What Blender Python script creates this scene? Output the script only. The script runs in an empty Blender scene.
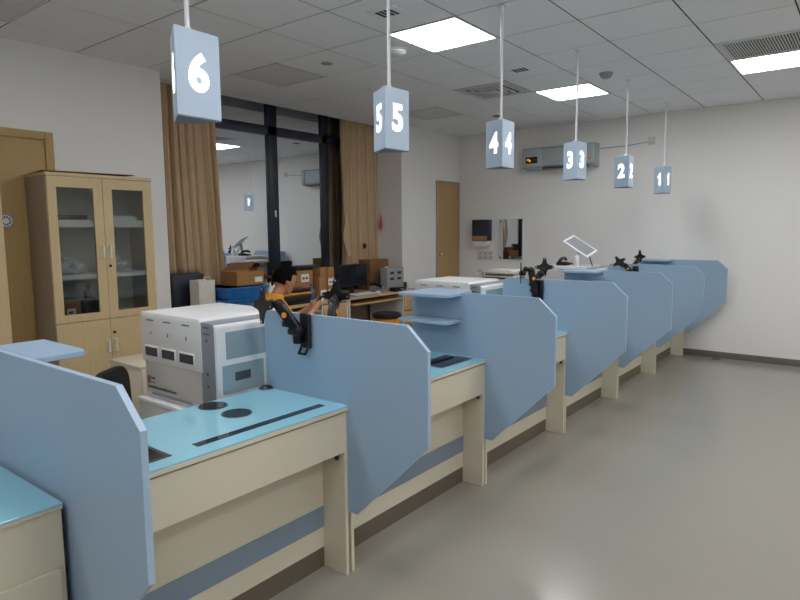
import bpy, bmesh, math, random
from mathutils import Vector, Matrix
random.seed(7)
scene = bpy.context.scene
COL = scene.collection
PI = math.pi

# ------------------------------------------------------------------ camera, world, exposure
H = 2.965                                     # ceiling height
YAW, PITCH, ROLL, FPX, CAMH = 0.6638, -0.1133, -0.0077, 609.325, 1.5511
cam_d = bpy.data.cameras.new('camera'); cam = bpy.data.objects.new('camera', cam_d); COL.objects.link(cam)
cam_d.sensor_width = 36.0; cam_d.lens = FPX / 800.0 * 36.0; cam_d.clip_start = 0.02
_f = Vector((-math.sin(YAW) * math.cos(PITCH), math.cos(YAW) * math.cos(PITCH), math.sin(PITCH)))
_r = Vector((math.cos(YAW), math.sin(YAW), 0)); _u = _r.cross(_f)
_r2 = math.cos(ROLL) * _r + math.sin(ROLL) * _u; _u2 = -math.sin(ROLL) * _r + math.cos(ROLL) * _u
m = Matrix((_r2, _u2, -_f)).transposed().to_4x4(); m.translation = Vector((0, 0, CAMH)); cam.matrix_world = m
scene.camera = cam
world = bpy.data.worlds.new('night'); scene.world = world; world.use_nodes = True
world.node_tree.nodes['Background'].inputs[0].default_value = (0.012, 0.016, 0.03, 1)
world.node_tree.nodes['Background'].inputs[1].default_value = 0.4
scene.view_settings.view_transform = 'Standard'
scene.view_settings.look = 'None'
scene.view_settings.exposure = 0.0
scene.view_settings.gamma = 1.0
scene.view_settings.use_curve_mapping = False
LIGHT_L = 14.8                                 # radiance of the lit ceiling panels

# ------------------------------------------------------------------ materials
def lin(c):
    return tuple(((v / 255) / 12.92 if v / 255 <= .04045 else ((v / 255 + .055) / 1.055) ** 2.4) for v in c) + (1.0,)
M = {}
def mat(name, rgb, rough=.5, metal=0, noise=0, nscale=40, bump=0, bscale=200, spec=.5, coat=0, emit=None, estr=0, trans=0, alpha=1):
    mt = bpy.data.materials.new(name); mt.use_nodes = True; nt = mt.node_tree; b = nt.nodes['Principled BSDF']
    c = lin(rgb)
    b.inputs['Base Color'].default_value = c; b.inputs['Roughness'].default_value = rough; b.inputs['Metallic'].default_value = metal
    b.inputs['Specular IOR Level'].default_value = spec; b.inputs['Coat Weight'].default_value = coat; b.inputs['Coat Roughness'].default_value = .05
    b.inputs['Transmission Weight'].default_value = trans; b.inputs['Alpha'].default_value = alpha
    if emit: b.inputs['Emission Color'].default_value = lin(emit); b.inputs['Emission Strength'].default_value = estr
    tc = nt.nodes.new('ShaderNodeTexCoord')
    if noise:
        n = nt.nodes.new('ShaderNodeTexNoise'); n.inputs['Scale'].default_value = nscale; n.inputs['Detail'].default_value = 4
        nt.links.new(tc.outputs['Object'], n.inputs['Vector'])
        r = nt.nodes.new('ShaderNodeValToRGB'); e = r.color_ramp.elements
        e[0].position = .3; e[1].position = .7
        e[0].color = tuple(v * (1 - noise) for v in c[:3]) + (1,); e[1].color = tuple(min(1, v * (1 + noise)) for v in c[:3]) + (1,)
        nt.links.new(n.outputs['Fac'], r.inputs['Fac']); nt.links.new(r.outputs['Color'], b.inputs['Base Color'])
    if bump:
        n = nt.nodes.new('ShaderNodeTexNoise'); n.inputs['Scale'].default_value = bscale; n.inputs['Detail'].default_value = 3
        nt.links.new(tc.outputs['Object'], n.inputs['Vector'])
        bp = nt.nodes.new('ShaderNodeBump'); bp.inputs['Strength'].default_value = bump; bp.inputs['Distance'].default_value = .01
        nt.links.new(n.outputs['Fac'], bp.inputs['Height']); nt.links.new(bp.outputs['Normal'], b.inputs['Normal'])
    M[name] = mt
    return mt
def wood(name, rgb, k=.06, scale=(1, 30, 3), rough=.45):
    mt = mat(name, rgb, rough); nt = mt.node_tree; b = nt.nodes['Principled BSDF']; c = lin(rgb)
    tc = nt.nodes.new('ShaderNodeTexCoord'); mp = nt.nodes.new('ShaderNodeMapping'); mp.inputs['Scale'].default_value = scale
    n = nt.nodes.new('ShaderNodeTexNoise'); n.inputs['Scale'].default_value = 6; n.inputs['Detail'].default_value = 5
    r = nt.nodes.new('ShaderNodeValToRGB'); e = r.color_ramp.elements; e[0].position = .35; e[1].position = .65
    e[0].color = tuple(v * (1 - k) for v in c[:3]) + (1,); e[1].color = tuple(v * (1 + k) for v in c[:3]) + (1,)
    nt.links.new(tc.outputs['Object'], mp.inputs['Vector']); nt.links.new(mp.outputs['Vector'], n.inputs['Vector'])
    nt.links.new(n.outputs['Fac'], r.inputs['Fac']); nt.links.new(r.outputs['Color'], b.inputs['Base Color'])
    return mt
mat('wall_paint', (241, 239, 235), .75, bump=.03, bscale=300)
mat('ceiling_tile', (246, 247, 250), .85, noise=.03, nscale=120, bump=.05, bscale=250)
mat('plenum', (48, 48, 50), .9)
mat('tee_white', (215, 215, 217), .5)
mat('floor_vinyl', (154, 148, 138), .175, noise=.025, nscale=55, bump=.006, bscale=5, spec=.6)
mat('skirting', (112, 106, 98), .4)
mat('panel_blue', (154, 179, 203), .42, noise=.012, nscale=300)
mat('panel_edge_lit', (168, 191, 215), .4)  # panel blue made paler, toplight on the edges put into the colour
mat('glass_blue', (150, 208, 226), .08, spec=.6, coat=.4)
mat('laminate_beige', (218, 209, 186), .42, noise=.01, nscale=90)
mat('stripe_blue', (130, 146, 161), .45)
mat('kick_brown', (104, 94, 80), .35)
mat('black_plastic', (22, 22, 25), .35)
mat('black_metal', (16, 16, 18), .38, metal=.3)
mat('dark_glass', (30, 33, 40), .08)
mat('recess_grey', (70, 74, 80), .4)
mat('chrome', (205, 205, 208), .18, metal=1)
mat('machine_white', (232, 231, 231), .32)
mat('machine_grey', (138, 142, 148), .4)
mat('machine_low', (196, 194, 190), .4)
mat('smoke_window', (148, 166, 173), .1, spec=.6)
mat('logo_red', (150, 96, 78), .5)
mat('ink', (74, 72, 72), .6)
mat('orange', (240, 150, 30), .5)
mat('shirt_orange', (232, 156, 38), .85, noise=.06, nscale=60)
mat('skin', (196, 142, 108), .55, noise=.03, nscale=30)
mat('hair', (14, 13, 13), .9, bump=.3, bscale=120, spec=.08)
mat('trousers', (44, 48, 60), .85)
wood('oak', (206, 182, 138), .05, (30, 30, 1.5))
wood('oak_dark_shaded', (168, 150, 130), .06, (30, 30, 1.5))  # darker, greyer oak; on cabinet sides it carries painted shade
wood('door_wood', (184, 153, 100), .05, (30, 30, 1.5))
wood('desk_wood', (206, 170, 120), .05, (30, 1.5, 30))
mat('cabinet_inside', (206, 202, 192), .6)
mat('shelf_white', (228, 226, 220), .5)
mat('curtain', (204, 177, 143), .95, noise=.03, nscale=30, spec=.1)
mat('frame_navy', (34, 40, 56), .35)
mat('navy', (38, 44, 62), .45)
mat('carton', (170, 124, 76), .8, noise=.06, nscale=12)
mat('carton_dark', (128, 90, 56), .8, noise=.06, nscale=12)
mat('label_white', (235, 234, 230), .6)
mat('tub_blue', (30, 104, 170), .35)
mat('box_grey', (158, 158, 160), .5)
mat('ac_body', (176, 184, 186), .4)
mat('pendant_blue', (190, 208, 228), .4)
mat('pendant_base', (110, 122, 134), .5)
mat('rod_white', (232, 232, 235), .35)
mat('red_tag', (196, 70, 36), .6)
mat('paper_bag', (226, 222, 210), .7)
mat('plastic_clear', (235, 238, 240), .15, trans=.0, alpha=.45)
mat('plastic_bag', (225, 225, 222), .3, alpha=.75)
mat('screen_grey', (150, 152, 155), .2)
mat('outlet', (220, 219, 214), .5)
mat('printer_beige', (214, 208, 192), .5)
mat('off_diffuser', (222, 223, 226), .6)
mat('mirror_glass', (205, 208, 210), .03, metal=1)
mat('water_blue', (92, 126, 168), .2, alpha=.8)
mat('vent_dark', (30, 31, 33), .7)
mat('seat_black', (20, 20, 23), .6)
mat('lit_panel', (255, 255, 255), .5, emit=(250, 252, 255), estr=LIGHT_L)
mat('lit_digit', (255, 255, 255), .5, emit=(255, 255, 255), estr=1.6)
mat('led_amber', (255, 160, 30), .5, emit=(255, 160, 30), estr=.7)

def glass_mats():
    # night window: coated pane, dark outside
    mt = bpy.data.materials.new('night_pane'); mt.use_nodes = True; nt = mt.node_tree; nt.nodes.clear()
    o = nt.nodes.new('ShaderNodeOutputMaterial'); g = nt.nodes.new('ShaderNodeBsdfGlossy'); d = nt.nodes.new('ShaderNodeBsdfDiffuse'); mx = nt.nodes.new('ShaderNodeMixShader')
    g.inputs['Roughness'].default_value = .012; g.inputs['Color'].default_value = (.95, .97, 1, 1); d.inputs['Color'].default_value = (.012, .014, .02, 1)
    mx.inputs[0].default_value = .74
    nt.links.new(d.outputs[0], mx.inputs[1]); nt.links.new(g.outputs[0], mx.inputs[2]); nt.links.new(mx.outputs[0], o.inputs[0]); M['night_pane'] = mt
    mt = bpy.data.materials.new('cabinet_glass'); mt.use_nodes = True; nt = mt.node_tree; nt.nodes.clear()
    o = nt.nodes.new('ShaderNodeOutputMaterial'); g = nt.nodes.new('ShaderNodeBsdfGlossy'); d = nt.nodes.new('ShaderNodeBsdfTransparent'); mx = nt.nodes.new('ShaderNodeMixShader')
    g.inputs['Roughness'].default_value = .03; d.inputs['Color'].default_value = (.78, .8, .8, 1); mx.inputs[0].default_value = .07
    nt.links.new(d.outputs[0], mx.inputs[1]); nt.links.new(g.outputs[0], mx.inputs[2]); nt.links.new(mx.outputs[0], o.inputs[0]); M['cabinet_glass'] = mt
glass_mats()

# ------------------------------------------------------------------ mesh helpers
class MB:
    def __init__(s): s.bm = bmesh.new()
    def _merge(s, b):
        me = bpy.data.meshes.new('t'); b.to_mesh(me); b.free(); s.bm.from_mesh(me); bpy.data.meshes.remove(me); return s
    def box(s, x0, x1, y0, y1, z0, z1, bev=0, seg=2, mtx=None):
        b = bmesh.new(); bmesh.ops.create_cube(b, size=1)
        for v in b.verts: v.co = Vector(((x0 + x1) / 2 + v.co.x * (x1 - x0), (y0 + y1) / 2 + v.co.y * (y1 - y0), (z0 + z1) / 2 + v.co.z * (z1 - z0)))
        if bev: bmesh.ops.bevel(b, geom=list(b.edges), offset=bev, segments=seg, profile=.5, affect='EDGES')
        if mtx is not None: bmesh.ops.transform(b, matrix=mtx, verts=b.verts)
        return s._merge(b)
    def prism(s, poly, axis, a0, a1, bev=0, seg=2, mtx=None):
        # poly: 2D points; axis 'x' -> (y,z), 'y' -> (x,z), 'z' -> (x,y)
        f = {'x': lambda p, a: (a, p[0], p[1]), 'y': lambda p, a: (p[0], a, p[1]), 'z': lambda p, a: (p[0], p[1], a)}[axis]
        b = bmesh.new(); n = len(poly)
        lo = [b.verts.new(f(p, a0)) for p in poly]; hi = [b.verts.new(f(p, a1)) for p in poly]
        b.faces.new(lo); b.faces.new(hi[::-1])
        for i in range(n): b.faces.new((lo[i], hi[i], hi[(i + 1) % n], lo[(i + 1) % n]))
        bmesh.ops.recalc_face_normals(b, faces=b.faces)
        if bev: bmesh.ops.bevel(b, geom=list(b.edges), offset=bev, segments=seg, profile=.5, affect='EDGES')
        if mtx is not None: bmesh.ops.transform(b, matrix=mtx, verts=b.verts)
        return s._merge(b)
    def cone(s, p0, r0, p1, r1, n=16, caps=True):
        p0, p1 = Vector(p0), Vector(p1); d = p1 - p0
        b = bmesh.new(); bmesh.ops.create_cone(b, cap_ends=caps, segments=n, radius1=r0, radius2=r1, depth=d.length)
        q = d.to_track_quat('Z', 'Y').to_matrix().to_4x4(); q.translation = (p0 + p1) / 2
        bmesh.ops.transform(b, matrix=q, verts=b.verts)
        return s._merge(b)
    def cyl(s, p0, p1, r, n=16): return s.cone(p0, r, p1, r, n)
    def ball(s, c, r, u=16, v=10, sc=(1, 1, 1), rot=None):
        b = bmesh.new(); bmesh.ops.create_uvsphere(b, u_segments=u, v_segments=v, radius=r)
        for w in b.verts: w.co = Vector((w.co.x * sc[0], w.co.y * sc[1], w.co.z * sc[2]))
        if rot is not None: bmesh.ops.transform(b, matrix=rot, verts=b.verts)
        for w in b.verts: w.co += Vector(c)
        return s._merge(b)
    def tube(s, pts, r, n=8):
        for a, c in zip(pts[:-1], pts[1:]): s.cyl(a, c, r, n)
        for p in pts[1:-1]: s.ball(p, r, n, 6)
        return s
    def lathe(s, prof, c=(0, 0, 0), n=24):
        b = bmesh.new(); rings = []
        for r, z in prof:
            rings.append([b.verts.new((c[0] + r * math.cos(2 * PI * i / n), c[1] + r * math.sin(2 * PI * i / n), c[2] + z)) for i in range(n)])
        for a, d in zip(rings[:-1], rings[1:]):
            for i in range(n): b.faces.new((a[i], a[(i + 1) % n], d[(i + 1) % n], d[i]))
        b.faces.new(rings[0][::-1]); b.faces.new(rings[-1])
        bmesh.ops.remove_doubles(b, verts=b.verts, dist=1e-6)
        return s._merge(b)
    def beam(s, p0, p1, w, t, bev=.003, up=(0, 0, 1)):
        # rectangular bar from p0 to p1, width w (across), thickness t (along up)
        p0, p1 = Vector(p0), Vector(p1); d = (p1 - p0); L = d.length; d.normalize()
        x = d.cross(Vector(up)).normalized(); z = x.cross(d)
        mm = Matrix((x, d, z)).transposed().to_4x4(); mm.translation = (p0 + p1) / 2
        return s.box(-w / 2, w / 2, -L / 2, L / 2, -t / 2, t / 2, bev, 2, mm)
    def build(s, name, material, parent=None, world_space=False):
        me = bpy.data.meshes.new(name); bmesh.ops.recalc_face_normals(s.bm, faces=s.bm.faces); s.bm.to_mesh(me); s.bm.free()
        me.materials.append(M[material])
        for p in me.polygons: p.use_smooth = True
        me.set_sharp_from_angle(angle=.55)
        return put(name, me, parent, world_space)
def put(name, me, parent=None, world_space=False):
    o = bpy.data.objects.new(name, me); COL.objects.link(o)
    if parent is not None:
        o.parent = parent
        if world_space: o.location = -origin(parent)
    return o
def origin(o):
    v = Vector((0, 0, 0))
    while o is not None: v += Vector(o.location); o = o.parent
    return v
def tag(o, label, cat, group=None, kind=None):
    o['label'] = label
    if cat: o['category'] = cat
    if group: o['group'] = group
    if kind: o['kind'] = kind
    return o
def thing(name, label, cat, loc=(0, 0, 0), rz=0, group=None):
    o = bpy.data.objects.new(name, None); o.empty_display_size = .1; COL.objects.link(o); o.location = loc; o.rotation_euler = (0, 0, rz)
    return tag(o, label, cat, group)
def struct(name, mb, material, parent=None, label=None):
    o = mb.build(name, material, parent)
    if parent is None:
        o['kind'] = 'structure'
        if label: o['label'] = label
    return o
def sroot(name, label):
    o = bpy.data.objects.new(name, None); COL.objects.link(o); o['kind'] = 'structure'; o['label'] = label; return o
def dup(root, loc, rz=None, label=None):
    r = root.copy(); COL.objects.link(r); r.location = loc
    if rz is not None: r.rotation_euler = (0, 0, rz)
    if label: r['label'] = label
    for ch in list(root.children):
        c = ch.copy(); COL.objects.link(c); c.parent = r
        for g in list(ch.children):
            d = g.copy(); COL.objects.link(d); d.parent = c
    return r
_glyphs = {}
def glyph(ch, height, bold=.03, depth=.002):
    key = (ch, height)
    if key not in _glyphs and ch == '1':
        p = [(-.06, -.5), (.15, -.5), (.15, .5), (.0, .5), (-.08, .37), (-.2, .27), (-.2, .08), (-.06, .16)]
        b = bmesh.new(); lo = [b.verts.new((x * height, y * height, -depth / 2)) for x, y in p]; hi = [b.verts.new((x * height, y * height, depth / 2)) for x, y in p]
        b.faces.new(lo[::-1]); b.faces.new(hi)
        for i in range(len(p)): b.faces.new((lo[i], lo[(i + 1) % len(p)], hi[(i + 1) % len(p)], hi[i]))
        me = bpy.data.meshes.new('glyph'); b.to_mesh(me); b.free(); _glyphs[key] = me
    if key not in _glyphs:
        cu = bpy.data.curves.new('glyph', 'FONT'); cu.body = ch; cu.size = 1; cu.offset = bold; cu.extrude = .01; cu.resolution_u = 6
        o = bpy.data.objects.new('glyph', cu); COL.objects.link(o); bpy.context.view_layer.update()
        me = bpy.data.meshes.new_from_object(o.evaluated_get(bpy.context.evaluated_depsgraph_get()))
        bpy.data.objects.remove(o); bpy.data.curves.remove(cu)
        xs = [v.co.x for v in me.vertices]; ys = [v.co.y for v in me.vertices]
        k = height / (max(ys) - min(ys)); cx, cy = (max(xs) + min(xs)) / 2, (max(ys) + min(ys)) / 2
        for v in me.vertices: v.co = Vector(((v.co.x - cx) * k, (v.co.y - cy) * k, v.co.z / .01 * depth / 2))
        _glyphs[key] = me
    return _glyphs[key]

# ================================================================== THE ROOM
XW, XE, YN, YF = -5.45, 3.2, -3.0, 8.05         # window plane, right wall, near wall, far wall
XL, XP, XG = -5.09, -5.12, -5.68                           # left wall faces before and after the window recess
YR0, YR1 = 3.09, 6.60                           # recess in the left wall
struct('floor', MB().box(XG - .2, XE + .2, YN - .2, YF + .2, -.1, 0), 'floor_vinyl', label='polished grey vinyl floor')
struct('wall_far', MB().box(XG - .2, XE + .2, YF, YF + .2, 0, H + .1), 'wall_paint', label='white painted far wall')
struct('wall_right', MB().box(XE, XE + .2, YN, YF, 0, H + .1), 'wall_paint', label='white painted right wall')
struct('wall_near', MB().box(XG - .2, XE + .2, YN - .2, YN, 0, H + .1), 'wall_paint', label='white wall behind the viewer')
struct('wall_left', MB().box(XG - .2, XL, YN, YR0, 0, H + .1), 'wall_paint', label='white left wall beside the oak cabinet')
struct('wall_pier', MB().box(XG - .2, XP, YR1, YF, 0, H + .1), 'wall_paint', label='white wall pier with the narrow door')
struct('baseboard_far', MB().box(XP, XE, YF - .012, YF, 0, .075, .002), 'skirting', label='dark grey skirting on the far wall')
struct('baseboard_left', MB().box(XL, XL + .012, YN, YR0, 0, .075, .002), 'skirting')
struct('baseboard_right', MB().box(XE - .012, XE, YN, YF, 0, .075, .002), 'skirting')
# ceiling: slab above, tiles hung in a grid
ceil = struct('ceiling', MB().box(XW, XE + .2, YN - .2, YF + .2, H + .005, H + .12), 'plenum', label='suspended ceiling of square white tiles')
GX, GY, GS, GAP = -1.105, 4.77, .6, .005
ON = {(0, 2), (-3, -2), (-3, 2), (-3, -6), (0, -2), (0, -6), (3, 2), (3, -2), (3, -6), (-3, -10), (0, -10), (3, -10), (6, -2), (6, -6)}  # last two panels, by the right wall, are unseen and added for bounce light
OFF = {(-6, -2), (-6, 2), (-6, -6)}
GRILLE = {(0, 1), (0, -7)}; DIFF = {(-4, 1)}
SPECIAL = ON | OFF | GRILLE | DIFF
tile_cache = {}
for i in range(-9, 8):
    for j in range(-14, 7):
        x0, x1 = max(GX + GS * i, XW), min(GX + GS * (i + 1), XE)
        y0, y1 = max(GY + GS * j, YN), min(GY + GS * (j + 1), YF)
        if x1 - x0 < .02 or y1 - y0 < .02 or (i, j) in SPECIAL: continue
        w, d = round(x1 - x0, 4), round(y1 - y0, 4)
        if (w, d) not in tile_cache:
            b = MB().box(GAP, w - GAP, GAP, d - GAP, 0, .0035, .0008, 1)
            me = bpy.data.meshes.new('ceiling_tile'); b.bm.to_mesh(me); b.bm.free(); me.materials.append(M['ceiling_tile']); tile_cache[(w, d)] = me
        o = put('ceiling_tile', tile_cache[(w, d)], ceil); o.location = (x0, y0, H)
names_on = {(-3, -2): 'square lit ceiling panel above number five sign', (-3, 2): 'square lit ceiling panel behind number three sign rod', (0, 2): 'square lit ceiling panel below the slatted air grille'}
def ceiling_panel(i, j, lit):
    x, y = GX + GS * i, GY + GS * j
    lab = names_on.get((i, j), 'unseen lit ceiling panel overhead') if lit else {(-6, -2): 'unlit grey ceiling panel near the window mullion', (-6, 2): 'unlit grey ceiling panel near the far curtain', (-6, -6): 'unlit ceiling panel above the oak cabinet'}[(i, j)]
    t = thing('ceiling_light', lab, 'ceiling light', (x, y, H), 0, 'square ceiling light panels')
    f = MB(); e = .022
    for a in ((.004, .596, .004, e), (.004, .596, .6 - e, .596), (.004, e, e, .6 - e), (.6 - e, .596, e, .6 - e)): f.box(a[0], a[1], a[2], a[3], -.004, .015, .001, 1)
    f.build('frame', 'tee_white', t)
    MB().box(e, .6 - e, e, .6 - e, 0, .012).build('diffuser', 'lit_panel' if lit else 'off_diffuser', t)
for ij in sorted(ON): ceiling_panel(*ij, True)
for ij in sorted(OFF): ceiling_panel(*ij, False)
def grille(i, j, lab):
    t = thing('air_grille', lab, 'air grille', (GX + GS * i, GY + GS * j, H), 0, 'slatted ceiling grilles')
    f = MB()
    for a in ((.004, .596, .004, .05), (.004, .596, .57, .596), (.004, .05, .05, .57), (.566, .596, .05, .57)): f.box(a[0], a[1], a[2], a[3], -.003, .014, .001, 1)
    f.build('frame', 'tee_white', t)
    MB().box(.04, .58, .04, .58, .012, .019).build('dark_backing', 'vent_dark', t)
    s0 = None
    for k in range(26):
        x = .055 + k * .0196
        if s0 is None: s0 = MB().box(0, .009, .05, .57, -.002, .012).build('slat', 'tee_white', t); s0.location.x = x
        else:
            c = s0.copy(); COL.objects.link(c); c.location.x = x
grille(0, 1, 'slatted ceiling air grille next to the right lit panel')
grille(0, -7, 'slatted ceiling air grille overhead out of view')
def diffuser(i, j):
    t = thing('air_diffuser', 'square ceiling air diffuser with nested louvres behind number four rod', 'air diffuser', (GX + GS * i + .3, GY + GS * j + .3, H))
    MB().box(-.29, .29, -.29, .29, .013, .019).build('dark_backing', 'vent_dark', t)
    for k, (a, z) in enumerate(((.296, -.004), (.235, -.008), (.175, -.012), (.115, -.014))):
        b = MB(); w = .045 if k == 0 else .018
        for rot in range(4):
            mm = Matrix.Rotation(rot * PI / 2, 4, 'Z')
            b.prism([(-a, -a), (a, -a), (a - w, -a + w), (-a + w, -a + w)], 'z', z, z + .006 + .004 * k, 0, 2, mm)
        b.build('louvre', 'tee_white', t)
    MB().box(-.06, .06, -.06, .06, -.014, -.006, .002).build('centre_plate', 'tee_white', t)
for ij in DIFF: diffuser(*ij)
def slot_vent(x, y, lab):
    t = thing('slot_vent', lab, 'vent', (x, y, H), 0, 'small slotted ceiling vents')
    MB().box(-.11, .11, -.085, .085, -.006, .0, .002).build('plate', 'ceiling_tile', t)
    for k in range(4): MB().box(-.062 + k * .034, -.04 + k * .034, -.055, .055, -.0075, -.004).build('slot', 'vent_dark', t)
slot_vent(-2.615, 3.23, 'small slotted ceiling vent behind number five rod')
slot_vent(-2.6, 5.08, 'small slotted ceiling vent between the air diffuser and number three rod')
def detector(x, y, r, h, mt, lab, name='smoke_detector', cat='smoke detector'):
    t = thing(name, lab, cat, (x, y, H))
    MB().lathe([(r, 0), (r, -h * .45), (r * .8, -h * .8), (r * .45, -h), (.001, -h)]).build('dome', mt, t)
    if h > .02:
        MB().cyl((0, 0, 0), (0, 0, -.008), r * 1.15).build('base', mt, t)
        MB().cyl((0, 0, -h * .55), (0, 0, -h * .7), r * .86).build('grille_ring', 'recess_grey', t)
detector(-3.09, 3.92, .085, .045, 'rod_white', 'round white smoke detector left of number five rod')
detector(-2.052, 5.70, .055, .05, 'box_grey', 'round grey smoke detector between number three and two rods')
detector(-3.78, 3.85, .05, .008, 'box_grey', 'small flat round heat sensor near the unlit panel', 'heat_sensor', 'sensor')
detector(-3.85, 6.92, .06, .008, 'recess_grey', 'small dark heat sensor above number four sign', 'heat_sensor', 'sensor')

# window in the recess, its head running up into a curtain pocket behind the ceiling edge
win = sroot('window_1', 'tall dark framed night window reflecting the room')
z0w, z1w = .84, 3.2
def wbar(y0, y1, za, zb, x1=XG + .03, n='mullion'): MB().box(XG - .04, x1, y0, y1, za, zb, .004).build(n, 'frame_navy', win)
MU = ((4.76, 4.90), (5.635, 5.735))
for a, b_ in MU + ((YR0, YR0 + .07), (YR1 - .07, YR1)): wbar(a, b_, z0w, z1w)
wbar(YR0, YR1, 2.665, 2.77, n='transom'); wbar(YR0, YR1, 3.02, z1w, n='head_rail'); wbar(YR0, YR1, z0w - .06, z0w + .05, n='sill_rail')
for a, b_ in ((YR0 + .07, MU[0][0]), (MU[0][1], MU[1][0]), (MU[1][1], YR1 - .07)):
    for za, zb in ((z0w + .05, 2.665), (2.77, 3.02)):
        MB().box(XG - .012, XG, a - .01, b_ + .01, za - .01, zb + .01).build('pane', 'night_pane', win)
MB().box(XG - .04, XW + .02, YR0, YR1, 0, z0w - .06).build('spandrel', 'navy', win)
MB().box(XG + .03, XG + .045, 4.82, 4.85, 1.72, 1.8, .002).build('latch', 'chrome', win)
struct('wall_window', MB().box(XG - .25, XG - .045, YR0, YR1, 0, 3.3), 'navy', label='dark night outside behind the window')
struct('trim_1', MB().box(XG - .2, XW, YR0 - .1, YR1 + .1, 3.2, 3.28), 'plenum', label='closed top of the curtain pocket')
struct('trim_2', MB().box(XW - .02, XW, YR0, YR1, H, 3.2), 'ceiling_tile', label='edge board of the curtain pocket')

# doors
d1 = sroot('door_1', 'brown wooden door left of the oak cabinet')
MB().box(XL, XL + .02, 1.24, 2.085, 0, 2.26, .002).build('leaf', 'door_wood', d1)
f = MB(); f.box(XL, XL + .035, 2.085, 2.145, 0, 2.32, .003); f.box(XL, XL + .035, 1.18, 1.24, 0, 2.32, .003); f.box(XL, XL + .035, 1.24, 2.085, 2.26, 2.32, .003); f.build('door_frame', 'door_wood', d1)
d2 = sroot('door_2', 'narrow tan door by the far corner')
MB().box(XP, XP + .015, 7.435, 7.995, 0, 2.25, .002).build('leaf', 'door_wood', d2)
f = MB(); f.box(XP, XP + .025, 7.41, 7.437, 0, 2.275, .002); f.box(XP, XP + .025, 7.993, 8.02, 0, 2.275, .002); f.box(XP, XP + .025, 7.437, 7.993, 2.248, 2.275, .002); f.build('door_frame', 'oak_dark_shaded', d2)
MB().box(XP + .015, XP + .03, 7.985, 8.0, 1.75, 1.87, .002).build('hinge', 'chrome', d2); MB().box(XP + .015, XP + .03, 7.985, 8.0, 1.3, 1.42, .002).build('hinge', 'chrome', d2)
MB().ball((XP + .04, 7.48, 1.2), .028).cyl((XP + .01, 7.48, 1.2), (XP + .04, 7.48, 1.2), .012).build('door_knob', 'chrome', d2)
# round dial on door
t = thing('door_dial', 'round grey dial plate fixed on the brown door', 'dial', (XL + .02, 1.775, 1.645))
MB().cyl((0, 0, 0), (.012, 0, 0), .055, 28).build('disc', 'box_grey', t); MB().cyl((.012, 0, 0), (.016, 0, 0), .042, 28).build('face', 'label_white', t)
b = MB()
for k in range(10): a = k * PI / 5; b.box(.016, .018, .028 * math.cos(a) - .006, .028 * math.cos(a) + .006, .028 * math.sin(a) - .006, .028 * math.sin(a) + .006)
b.build('marks', 'ink', t)

# ================================================================== THE COUNTER
LY, LD, XF = 1.895, 1.2043, -1.80
XB = -2.335                                      # rear edge of desks and partitions
num = {0: 'six', 1: 'five', 2: 'four', 3: 'three', 4: 'two', 5: 'one'}
def yp(k): return LY + LD * k                    # leg board plane k
def desk(k):
    y0, y1 = yp(k - 1) + .036 + (.018 if k == 0 else 0), yp(k) + .018
    L = y1 - y0
    flip = (k % 2 == 1)
    place = {0: 'nearest whole beige counter desk with blue top, by the white machine', 1: 'beige counter desk with blue top below number five sign, second from front',
             2: 'beige counter desk with blue top, third along the row', 3: 'beige counter desk below number three sign, fourth along the row', 4: 'beige counter desk, next to last before the far wall', 5: 'beige counter desk ending at the far wall'}[k]
    t = thing('service_desk', place, 'desk', (XF, y0, 0), 0, 'counter desks in a row')
    D = XB - XF
    for a in (0, L - .018): MB().box(D, 0, a, a + .018, 0, .765, .0015, 1).build('end_panel', 'laminate_beige', t)
    MB().box(-.018, 0, .0185, L - .0185, .578, .758, .0015, 1).build('apron', 'laminate_beige', t)
    bp = MB().box(-.158, -.14, .0185, L - .0185, .096, .764).build('back_panel', 'laminate_beige', t)
    MB().box(-.1402, -.1375, .0185, L - .0185, .194, .294).build('stripe', 'stripe_blue', bp)
    MB().box(-.158, -.141, .0185, L - .0185, 0, .096).build('kickboard', 'kick_brown', t)
    MB().box(D, .008, 0, L, .766, .782, .001, 1).build('worktop_board', 'laminate_beige', t)
    top = MB().box(D, .008, 0, L, .782, .790, .001, 1).build('glass_top', 'glass_blue', t)
    fy = (lambda y: L - y) if flip else (lambda y: y)
    def rng(a, c): a, c = fy(a), fy(c); return min(a, c), max(a, c)
    # long slot cover in segments
    segs = [(.465, .655), (.657, .74), (.742, .955), (.957, 1.105)]
    for a, c in segs:
        q = rng(a, c); MB().box(-.107, -.067, q[0], q[1], .7895, .7915, .0006, 1).build('slot_cover', 'dark_glass', top)
    for cx, cy in ((-.463, .805), (-.288, .80)):
        MB().cyl((cx, fy(cy), .7895), (cx, fy(cy), .7925), .064, 32).build('round_cover', 'recess_grey', top)
        MB().cyl((cx, fy(cy), .7925), (cx, fy(cy), .7935), .058, 32).build('round_cover', 'dark_glass', top)
    q = rng(.045, .36)
    tr = MB().box(-.25, -.06, q[0], q[1], .7895, .7925, .001, 1).build('inset_tray', 'recess_grey', top)
    q2 = rng(.06, .345); MB().box(-.236, -.074, q2[0], q2[1], .7925, .7935).build('tray_well', 'dark_glass', top)
    q3 = rng(.09, .3); MB().box(-.19, -.165, q3[0], q3[1], .7935, .801, .002).build('tray_bar', 'black_plastic', top)
    gy = fy(1.135)
    MB().lathe([(.034, 0), (.034, .006), (.028, .014), (.016, .02), (.001, .021)], (-.50, gy, .79), 20).build('grommet', 'black_plastic', top)
    MB().lathe([(.037, 0), (.037, .006), (.034, .007)], (-.50, gy, .79), 20).build('grommet_rim', 'chrome', top)
    MB().cyl((-.012, L - .055, .578), (-.012, L - .055, .556), .01, 12).build('knob', 'black_plastic', t)
for k in range(6): desk(k)

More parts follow.
